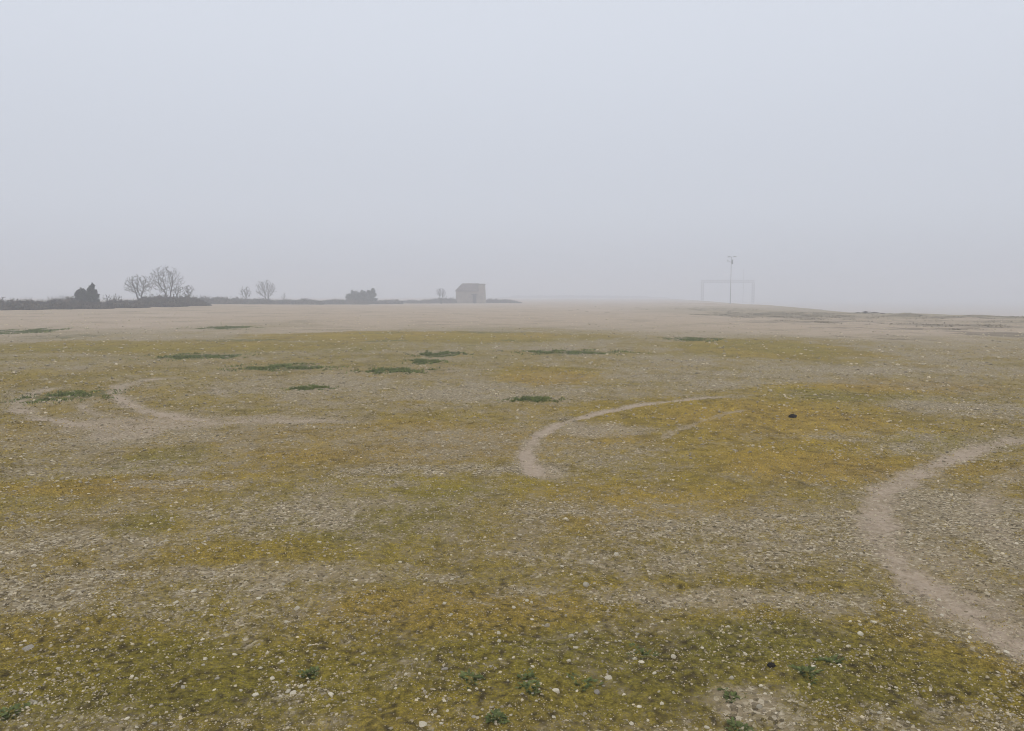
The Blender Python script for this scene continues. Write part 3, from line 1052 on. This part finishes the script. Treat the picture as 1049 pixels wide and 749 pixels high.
# ------------------------------------------------------------------ small weeds on the rim at the right
GR = 'small dark weeds on the rim of the field'
for k, (px, tp, w, lb) in enumerate([(879, 319.3, 4, 'tiny dark weed on the rim, left of the upright one'), (887, 318.0, 3, 'small upright dark weed on the rim at right'), (896, 318.8, 5, 'small bushy weed on the rim, right of the upright one'), (904, 320.2, 3, 'lowest tiny dark weed at the right end on the rim')]):
    make_shrub('dry_weed', lb, 'weed', GR, px - w / 2, px + w / 2, 321.5, [tp + 1.2, tp + 0.6, tp + 0.9, tp + 1.4], 70.0 - 1.2 * k, 0.4, M_SCRUB, 260, 0.06, 80 + k, twigs=10)

# ------------------------------------------------------------------ grass patches (low dark green growth)
GPL = {0: 'dark green weed patch inside the left tyre loop', 1: 'wide dark green grass at the far left edge below the scrub', 3: 'long dark green grass strip left of centre', 7: 'dark green grass clump at centre left, below the golden moss',
       9: 'small bright green patch on gravel at the picture middle', 10: 'thin dark green strip at centre, beyond the rust moss patch', 11: 'short dark green strip right of centre, beside the yellow moss', 4: 'dark green strip left of the long grass strip',
       5: 'farthest small dark green strip beneath the bramble bank', 6: 'dark green streak between the long grass strip and the picture middle', 12: 'small dark green tuft alone on pale gravel left of centre', 8: 'short dark streak just under the centre left grass clump'}
for k, lb in GPL.items():
    cx, cy, rx_, ry_ = ell(*GREEN[k][:4])
    rng = np.random.default_rng(200 + k)
    n = int(np.clip(5200 * rx_ * ry_ * (1 if cy < 15 else 0.6), 4200, 11000))
    u = rng.normal(size=(n, 2)) * np.array([0.62, 0.50])
    lump = fbm(u[:, 0] * 2.3 + k, u[:, 1] * 1.7, 4, 300 + k) + (0.16 if k in (0, 6, 8, 9, 12) else 0.12) - 0.22 * np.hypot(u[:, 0], u[:, 1])
    u = u[lump > 0.02]
    n = len(u)
    x = cx + u[:, 0] * rx_
    y = cy + u[:, 1] * ry_
    z = height(x, y)
    big = 0.034 if cy < 15 else 0.045
    hgt = big * rng.uniform(0.5, 1.3, n)
    a = rng.uniform(0, 6.28, n)
    wv = np.stack([np.cos(a), np.sin(a), a * 0], 1) * (big * 0.30)
    lean = np.stack([rng.normal(size=n) * 0.6, rng.normal(size=n) * 0.6, np.ones(n)], 1) * hgt[:, None]
    base = np.stack([x - cx, y - cy, z], 1)
    z0 = hz(cx, cy)
    base[:, 2] -= z0 + 0.004
    V = np.stack([base - wv, base + wv, base + lean], 1).reshape(-1, 3)
    o = mesh_obj('grass_patch', V, np.arange(3 * n).reshape(-1, 3), M_GRASS, attrs={'tone': ('FLOAT', np.repeat(rng.uniform(0, 1, n), 3))})
    o.location = (cx, cy, z0)
    tag(o, lb, 'grass patch', 'dark green grass patches in the moss')

# dry dark weeds over the rough bank at the right: ground cover nobody could count
rng = np.random.default_rng(640)
n = 90000
y = rng.uniform(30, 120, n)
x = edge_x(y) + rng.uniform(-26, 4, n)
m_ = fbm(x / 1.6, y / 2.6, 4, 641) + 0.5 * patches(x, y, DARKW, 27)
ok_ = m_ > 0.44
x, y = x[ok_], y[ok_]
n = len(x)
hh = rng.uniform(0.03, 0.10, n)
a = rng.uniform(0, 6.28, n)
wv = np.stack([np.cos(a), np.sin(a), a * 0], 1) * (hh * 0.35)[:, None]
lean = np.stack([rng.normal(size=n) * 0.6, rng.normal(size=n) * 0.6, np.ones(n)], 1) * hh[:, None]
base = np.stack([x, y, height(x, y) - 0.01], 1)
V = np.stack([base - wv, base + wv, base + lean], 1).reshape(-1, 3)
dw = mesh_obj('weeds', V, np.arange(3 * n).reshape(-1, 3), M_DRYWEED, attrs={'tone': ('FLOAT', np.repeat(rng.uniform(0, 1, n), 3))})
tag(dw, 'dry brownish weeds over the rough bank at right', 'weeds', kind='stuff')

# small rosette weeds in the foreground
WEEDS = [(483, 696, 13, 'dark green leafy weed left of centre in the foreground moss'), (597, 697, 17, 'spreading dark green weed just below and right of the flat white stone'), (657, 665, 18, 'largest dark green weed, by a pair of white stones'),
         (510, 735, 10, 'small green weed at the bottom centre edge'), (541, 692, 9, 'small dim green weed between the two foreground leafy weeds'), (543, 706, 11, 'grey green weed just below the dim small weed'), (853, 679, 14, 'green weed in mottled moss at right foreground'),
         (826, 692, 15, 'low green weed right of the black clod'), (750, 713, 13, 'green weed by pale bare soil at lower right'), (757, 746, 14, 'green weed cut by the bottom edge, right of centre'), (318, 685, 10, 'green weed above the pale stone heap at lower left'), (12, 729, 16, 'green weed at the lower left corner')]
for k, (px, py, hw, lb) in enumerate(WEEDS):
    c = G(px, py)
    rad = hw * c[1] / F_PX
    rng = np.random.default_rng(500 + k)
    n = 120
    a = rng.uniform(0, 6.28, n)
    q = rad * np.sqrt(rng.uniform(0, 1, n)) * 0.9 * (0.7 + 0.5 * np.sin(a * 3 + k))
    bx_ = np.stack([np.cos(a) * q, np.sin(a) * q * 1.1, np.zeros(n)], 1)
    zc = hz(c[0], c[1])
    bx_[:, 2] = height(c[0] + bx_[:, 0], c[1] + bx_[:, 1]) - zc - 0.003
    dirn = np.stack([np.cos(a) + rng.normal(size=n) * 0.5, np.sin(a) + rng.normal(size=n) * 0.5, rng.uniform(0.05, 0.55, n)], 1)
    dirn /= np.linalg.norm(dirn, axis=1)[:, None]
    ln = rng.uniform(0.012, 0.030, n)
    sd = np.cross(dirn, np.array([0, 0, 1.0]))
    sd /= np.linalg.norm(sd, axis=1)[:, None] + 1e-9
    wd = ln * 0.24
    mid_ = bx_ + dirn * (ln * 0.55)[:, None] + np.array([0, 0, 0.004])
    tip = bx_ + dirn * ln[:, None]
    V = np.stack([bx_, mid_ + sd * wd[:, None], tip, mid_ - sd * wd[:, None]], 1).reshape(-1, 3)
    o = mesh_obj('leafy_weed', V, np.arange(4 * n).reshape(-1, 4), M_WEED, attrs={'tone': ('FLOAT', np.repeat(rng.uniform(0, 1, n), 4))})
    o.location = (c[0], c[1], zc)
    tag(o, lb, 'weed', 'leafy weeds in the foreground')


# ------------------------------------------------------------------ stones
def ico(level):
    t = (1 + 5 ** 0.5) / 2
    v = [(-1, t, 0), (1, t, 0), (-1, -t, 0), (1, -t, 0), (0, -1, t), (0, 1, t), (0, -1, -t), (0, 1, -t), (t, 0, -1), (t, 0, 1), (-t, 0, -1), (-t, 0, 1)]
    f = [(0, 11, 5), (0, 5, 1), (0, 1, 7), (0, 7, 10), (0, 10, 11), (1, 5, 9), (5, 11, 4), (11, 10, 2), (10, 7, 6), (7, 1, 8), (3, 9, 4), (3, 4, 2), (3, 2, 6), (3, 6, 8), (3, 8, 9), (4, 9, 5), (2, 4, 11), (6, 2, 10), (8, 6, 7), (9, 8, 1)]
    v = [np.array(q, float) / np.linalg.norm(q) for q in v]
    for _ in range(level):
        cache, nf = {}, []

        def mp(a, b):
            k = (min(a, b), max(a, b))
            if k not in cache:
                w = v[a] + v[b]
                v.append(w / np.linalg.norm(w))
                cache[k] = len(v) - 1
            return cache[k]
        for a, b, c in f:
            x, y, z = mp(a, b), mp(b, c), mp(c, a)
            nf += [(a, x, z), (b, y, x), (c, z, y), (x, y, z)]
        f = nf
    return np.array(v), np.array(f)


IV, IF = ico(3)
STONE_MESH = []
for k in range(9):
    rng = np.random.default_rng(900 + k)
    V = IV.copy()
    # chipped faces: cut by a few random planes, then roughen
    for q in range(11):
        nn = rng.normal(size=3)
        nn /= np.linalg.norm(nn)
        dpl = rng.uniform(0.55, 0.85)
        over = V @ nn - dpl
        V = V - np.clip(over, 0, None)[:, None] * nn * 0.9
    V = V * (1 + 0.05 * perlin(V[:, 0] * 3 + 9, V[:, 1] * 3 + V[:, 2] * 2.3, 950 + k))[:, None]
    V = V * np.array([1.0, rng.uniform(0.65, 0.9), rng.uniform(0.42, 0.7)])
    me = mesh_obj('stone', V, IF, M_STONE, smooth=True)
    STONE_MESH.append(me.data)
    bpy.data.objects.remove(me)


GREY_STONE = STONE_MESH[3].copy()
GREY_STONE.materials.clear()
GREY_STONE.materials.append(M_GREYSTONE)


def stone(px, py, wpx, label, k, rng, group='pale stones scattered on the field', mesh=None, flat=1.0):
    c = G(px, py)
    rad = 0.5 * wpx * c[1] / F_PX
    o = bpy.data.objects.new('stone', STONE_MESH[k % len(STONE_MESH) if mesh is None else mesh])
    COL.objects.link(o)
    o.scale = (rad, rad, rad * flat)
    o.rotation_euler = (rng.normal() * 0.15, rng.normal() * 0.15, rng.uniform(0, 6.28))
    o.location = (c[0], c[1], hz(c[0], c[1]) + rad * 0.12 * flat)
    tag(o, label, 'stone', group)
    return o


KNOWN = [
    (601, 598, 10, 'large beige stone standing alone in the middle foreground'),
    (631, 570, 7, 'small white stone up and right of the large beige one'),
    (570, 707, 11, 'rounded white stone left of the spreading weed'),
    (623, 690, 11, 'flat white stone above the spreading dark green weed'),
    (433, 743, 12, 'flat white stone touching the bottom edge'),
    (456, 688, 10, 'grey flat stone beside gravel, left of the leafy weed'),
    (462, 670, 6, 'small bright white stone above the grey flat stone'),
    (372, 666, 7, 'white stone alone on ochre moss left of centre'),
    (650, 673, 7, 'left of two white stones touching below the largest weed'),
    (657, 676, 7, 'right of two white stones touching below the largest weed'),
    (690, 671, 7, 'white stone right of the largest dark green weed'),
    (612, 705, 9, 'grey beige stone at the right tip of the spreading weed'),
    (304, 621, 8, 'bright white stone on gravel left of the large beige one'),
    (28, 664, 13, 'long flat grey stone near the left edge'),
    (300, 707, 10, 'largest pale stone on the stone heap at lower left'),
    (262, 711, 9, 'pale stone at the left end of the lower left stone heap'),
    (339, 713, 9, 'pale stone right of the lower left stone heap'),
    (35, 719, 9, 'upright beige stone near the lower left corner'),
    (882, 648, 9, 'bright white stone beside the right tyre rut'),
    (778, 723, 8, 'pale stone by bare soil at lower right'),
    (1031, 662, 8, 'white stone at the edge of the right tyre rut by the frame'),
    (839, 657, 7, 'white stone left of the bright one near the right rut'),
]
SHARED = [(511, 657, 7), (388, 657, 5), (488, 706, 5), (647, 737, 7), (198, 605, 7), (289, 673, 6), (187, 701, 7), (317, 656, 6), (871, 635, 6), (895, 636, 7), (749, 697, 7), (724, 742, 7), (930, 737, 6), (901, 732, 6), (974, 650, 5),
          (833, 685, 8), (869, 662, 6), (965, 626, 7), (327, 557, 5), (35, 582, 6), (187, 569, 6), (170, 553, 6), (580, 532, 5), (160, 660, 5), (60, 684, 6), (100, 690, 5), (140, 697, 6), (222, 695, 6), (210, 672, 6), (240, 666, 6),
          (258, 672, 5), (180, 615, 6), (265, 613, 7), (293, 635, 6), (230, 640, 5), (322, 665, 5), (278, 690, 8), (308, 700, 7), (295, 704, 7), (287, 709, 6), (130, 736, 6), (158, 742, 8), (165, 720, 6), (113, 737, 5), (430, 692, 5), (416, 692, 5),
          (585, 652, 7), (600, 648, 6), (560, 640, 7), (545, 633, 5), (590, 664, 7), (583, 676, 7), (635, 655, 5), (653, 648, 6), (670, 688, 6), (678, 718, 6), (655, 722, 6), (599, 727, 5), (567, 733, 6), (481, 709, 5), (445, 731, 7), (452, 742, 6)]
SRNG = np.random.default_rng(77)
for k, (px, py, w, lb) in enumerate(KNOWN):
    st_ = stone(px, py, w, lb, k, SRNG, flat=0.5 if 'flat' in lb else 1.0)
    if 'grey' in lb:
        st_.data = GREY_STONE
for k, (px, py, w) in enumerate(SHARED):
    stone(px, py, w, 'small pale loose stone, unremarkable, among many alike on mossy gravel', k, SRNG)
cnt = 0
while cnt < 200:
    py = 545 + 204 * SRNG.uniform() ** 0.8
    px = SRNG.uniform(0, 1049)
    stone(px, py, SRNG.uniform(3.2, 5.5), 'small pale loose stone, unremarkable, among many alike on mossy gravel', int(SRNG.integers(0, 9)), SRNG)
    cnt += 1

# dark lumps
for px, py, w, lb in [(812, 428.5, 8, 'dark earth clod alone on ochre moss, right of centre'), (790, 686, 9, 'small black clod among foreground moss at right')]:
    c = G(px, py)
    rad = 0.5 * w * c[1] / F_PX
    rng = np.random.default_rng(int(px))
    V = IV * (1 + 0.28 * perlin(IV[:, 0] * 2.3 + 4, IV[:, 1] * 2.3 + IV[:, 2] * 1.9, int(px)))[:, None] * np.array([rad, rad * 0.8, rad * 0.55])
    o = mesh_obj('earth_clod', V, IF, M_CLOD, smooth=True)
    o.location = (c[0], c[1], hz(c[0], c[1]) + rad * 0.25)
    tag(o, lb, 'clod')

# ------------------------------------------------------------------ loose gravel (uncountable) as real pebbles
def scatter(n, py0, py1, rng, wide=1.12):
    """Ground points, denser close by, so that detail stays even with distance."""
    py = rng.uniform(py0, py1, n)
    u = rng.uniform(-0.67 * wide, 0.67 * wide, n)
    Y = CAM_H * F_PX / (py - HOR)
    return u * Y, Y


rng = np.random.default_rng(1234)
x, y = scatter(180000, 322, 790, rng)
Fg = fields(x, y)
drift = np.clip(0.75 + 1.3 * fbm(x / 0.35, y / 0.45, 3, 701), 0.1, 1.6)
keep = rng.uniform(0, 1, len(x)) < drift * np.clip(0.20 + 0.70 * Fg['gravel'] ** 1.5 * (1 - 0.70 * Fg['moss']) - 0.22 * Fg['bare'] - 0.1 * Fg['far'], 0.05, 1)
x, y = x[keep], y[keep]
n = len(x)
px_m = np.hypot(x, y) / F_PX
s = px_m * 0.55 * (rng.pareto(2.4, n) * 0.8 + 1.0)
s = np.clip(s, 0.0025, np.clip(px_m * 1.8, 0.008, 0.05))
BV, BF = ico(0)
nv = len(BV)
jit = 1 + 0.25 * rng.normal(size=(n, nv, 1)).clip(-1.4, 1.4)
an = rng.uniform(0, 6.28, n)
ca, sa = np.cos(an), np.sin(an)
sh = BV[None] * jit * np.stack([np.ones(n), rng.uniform(0.6, 1, n), rng.uniform(0.4, 0.75, n)], 1)[:, None, :]
X = sh[..., 0] * ca[:, None] - sh[..., 1] * sa[:, None]
Yv = sh[..., 0] * sa[:, None] + sh[..., 1] * ca[:, None]
P = np.stack([X, Yv, sh[..., 2]], 2) * s[:, None, None]
z = height(x, y)
P = P + np.stack([x, y, z + s * 0.25], 1)[:, None, :]
Fq = (np.arange(n) * nv)[:, None, None] + BF[None]
tone = np.repeat(np.clip(0.12 + 0.9 * rng.beta(1.3, 1.7, n) + 0.3 * (rng.uniform(size=n) < 0.08) + 0.35 * Fg['far'][keep], 0, 1), nv)
gv = mesh_obj('gravel', P.reshape(-1, 3), Fq.reshape(-1, 3), M_GRAVEL, attrs={'tone': ('FLOAT', tone)})
tag(gv, 'loose grey and beige gravel strewn between the moss', 'gravel', kind='stuff')

# ------------------------------------------------------------------ moss (uncountable): short blades on the near ground
x, y = scatter(620000, 345, 800, rng, 1.1)
Fm = fields(x, y)
keep = rng.uniform(0, 1, len(x)) < np.clip(1.5 * (Fm['moss'] - 0.10), 0, 0.9) * (1 - Fm['far'])
x, y = x[keep], y[keep]
Fm = {k: v[keep] for k, v in Fm.items()}
n = len(x)
px_m = np.hypot(x, y) / F_PX
hh = np.clip(px_m * rng.uniform(0.6, 2.0, n), 0.003, 0.030)
a = rng.uniform(0, 6.28, n)
wv = np.stack([np.cos(a), np.sin(a), a * 0], 1) * (hh * 0.45)[:, None]
lean = np.stack([rng.normal(size=n) * 0.8, rng.normal(size=n) * 0.8, rng.uniform(0.15, 0.7, n)], 1) * hh[:, None]
base = np.stack([x, y, height(x, y) - 0.001], 1)
V = np.stack([base - wv, base + wv, base + lean], 1).reshape(-1, 3)
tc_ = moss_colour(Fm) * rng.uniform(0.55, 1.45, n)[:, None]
dry = rng.uniform(size=n) < 0.10
tc_[dry] = np.array([0.24, 0.19, 0.10]) * rng.uniform(0.7, 1.2, dry.sum())[:, None]
tint = np.repeat(np.concatenate([tc_, np.ones((n, 1))], 1), 3, axis=0)
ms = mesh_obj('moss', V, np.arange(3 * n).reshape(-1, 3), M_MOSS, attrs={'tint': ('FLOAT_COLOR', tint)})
tag(ms, 'low olive and ochre moss carpeting the near ground', 'moss', kind='stuff')
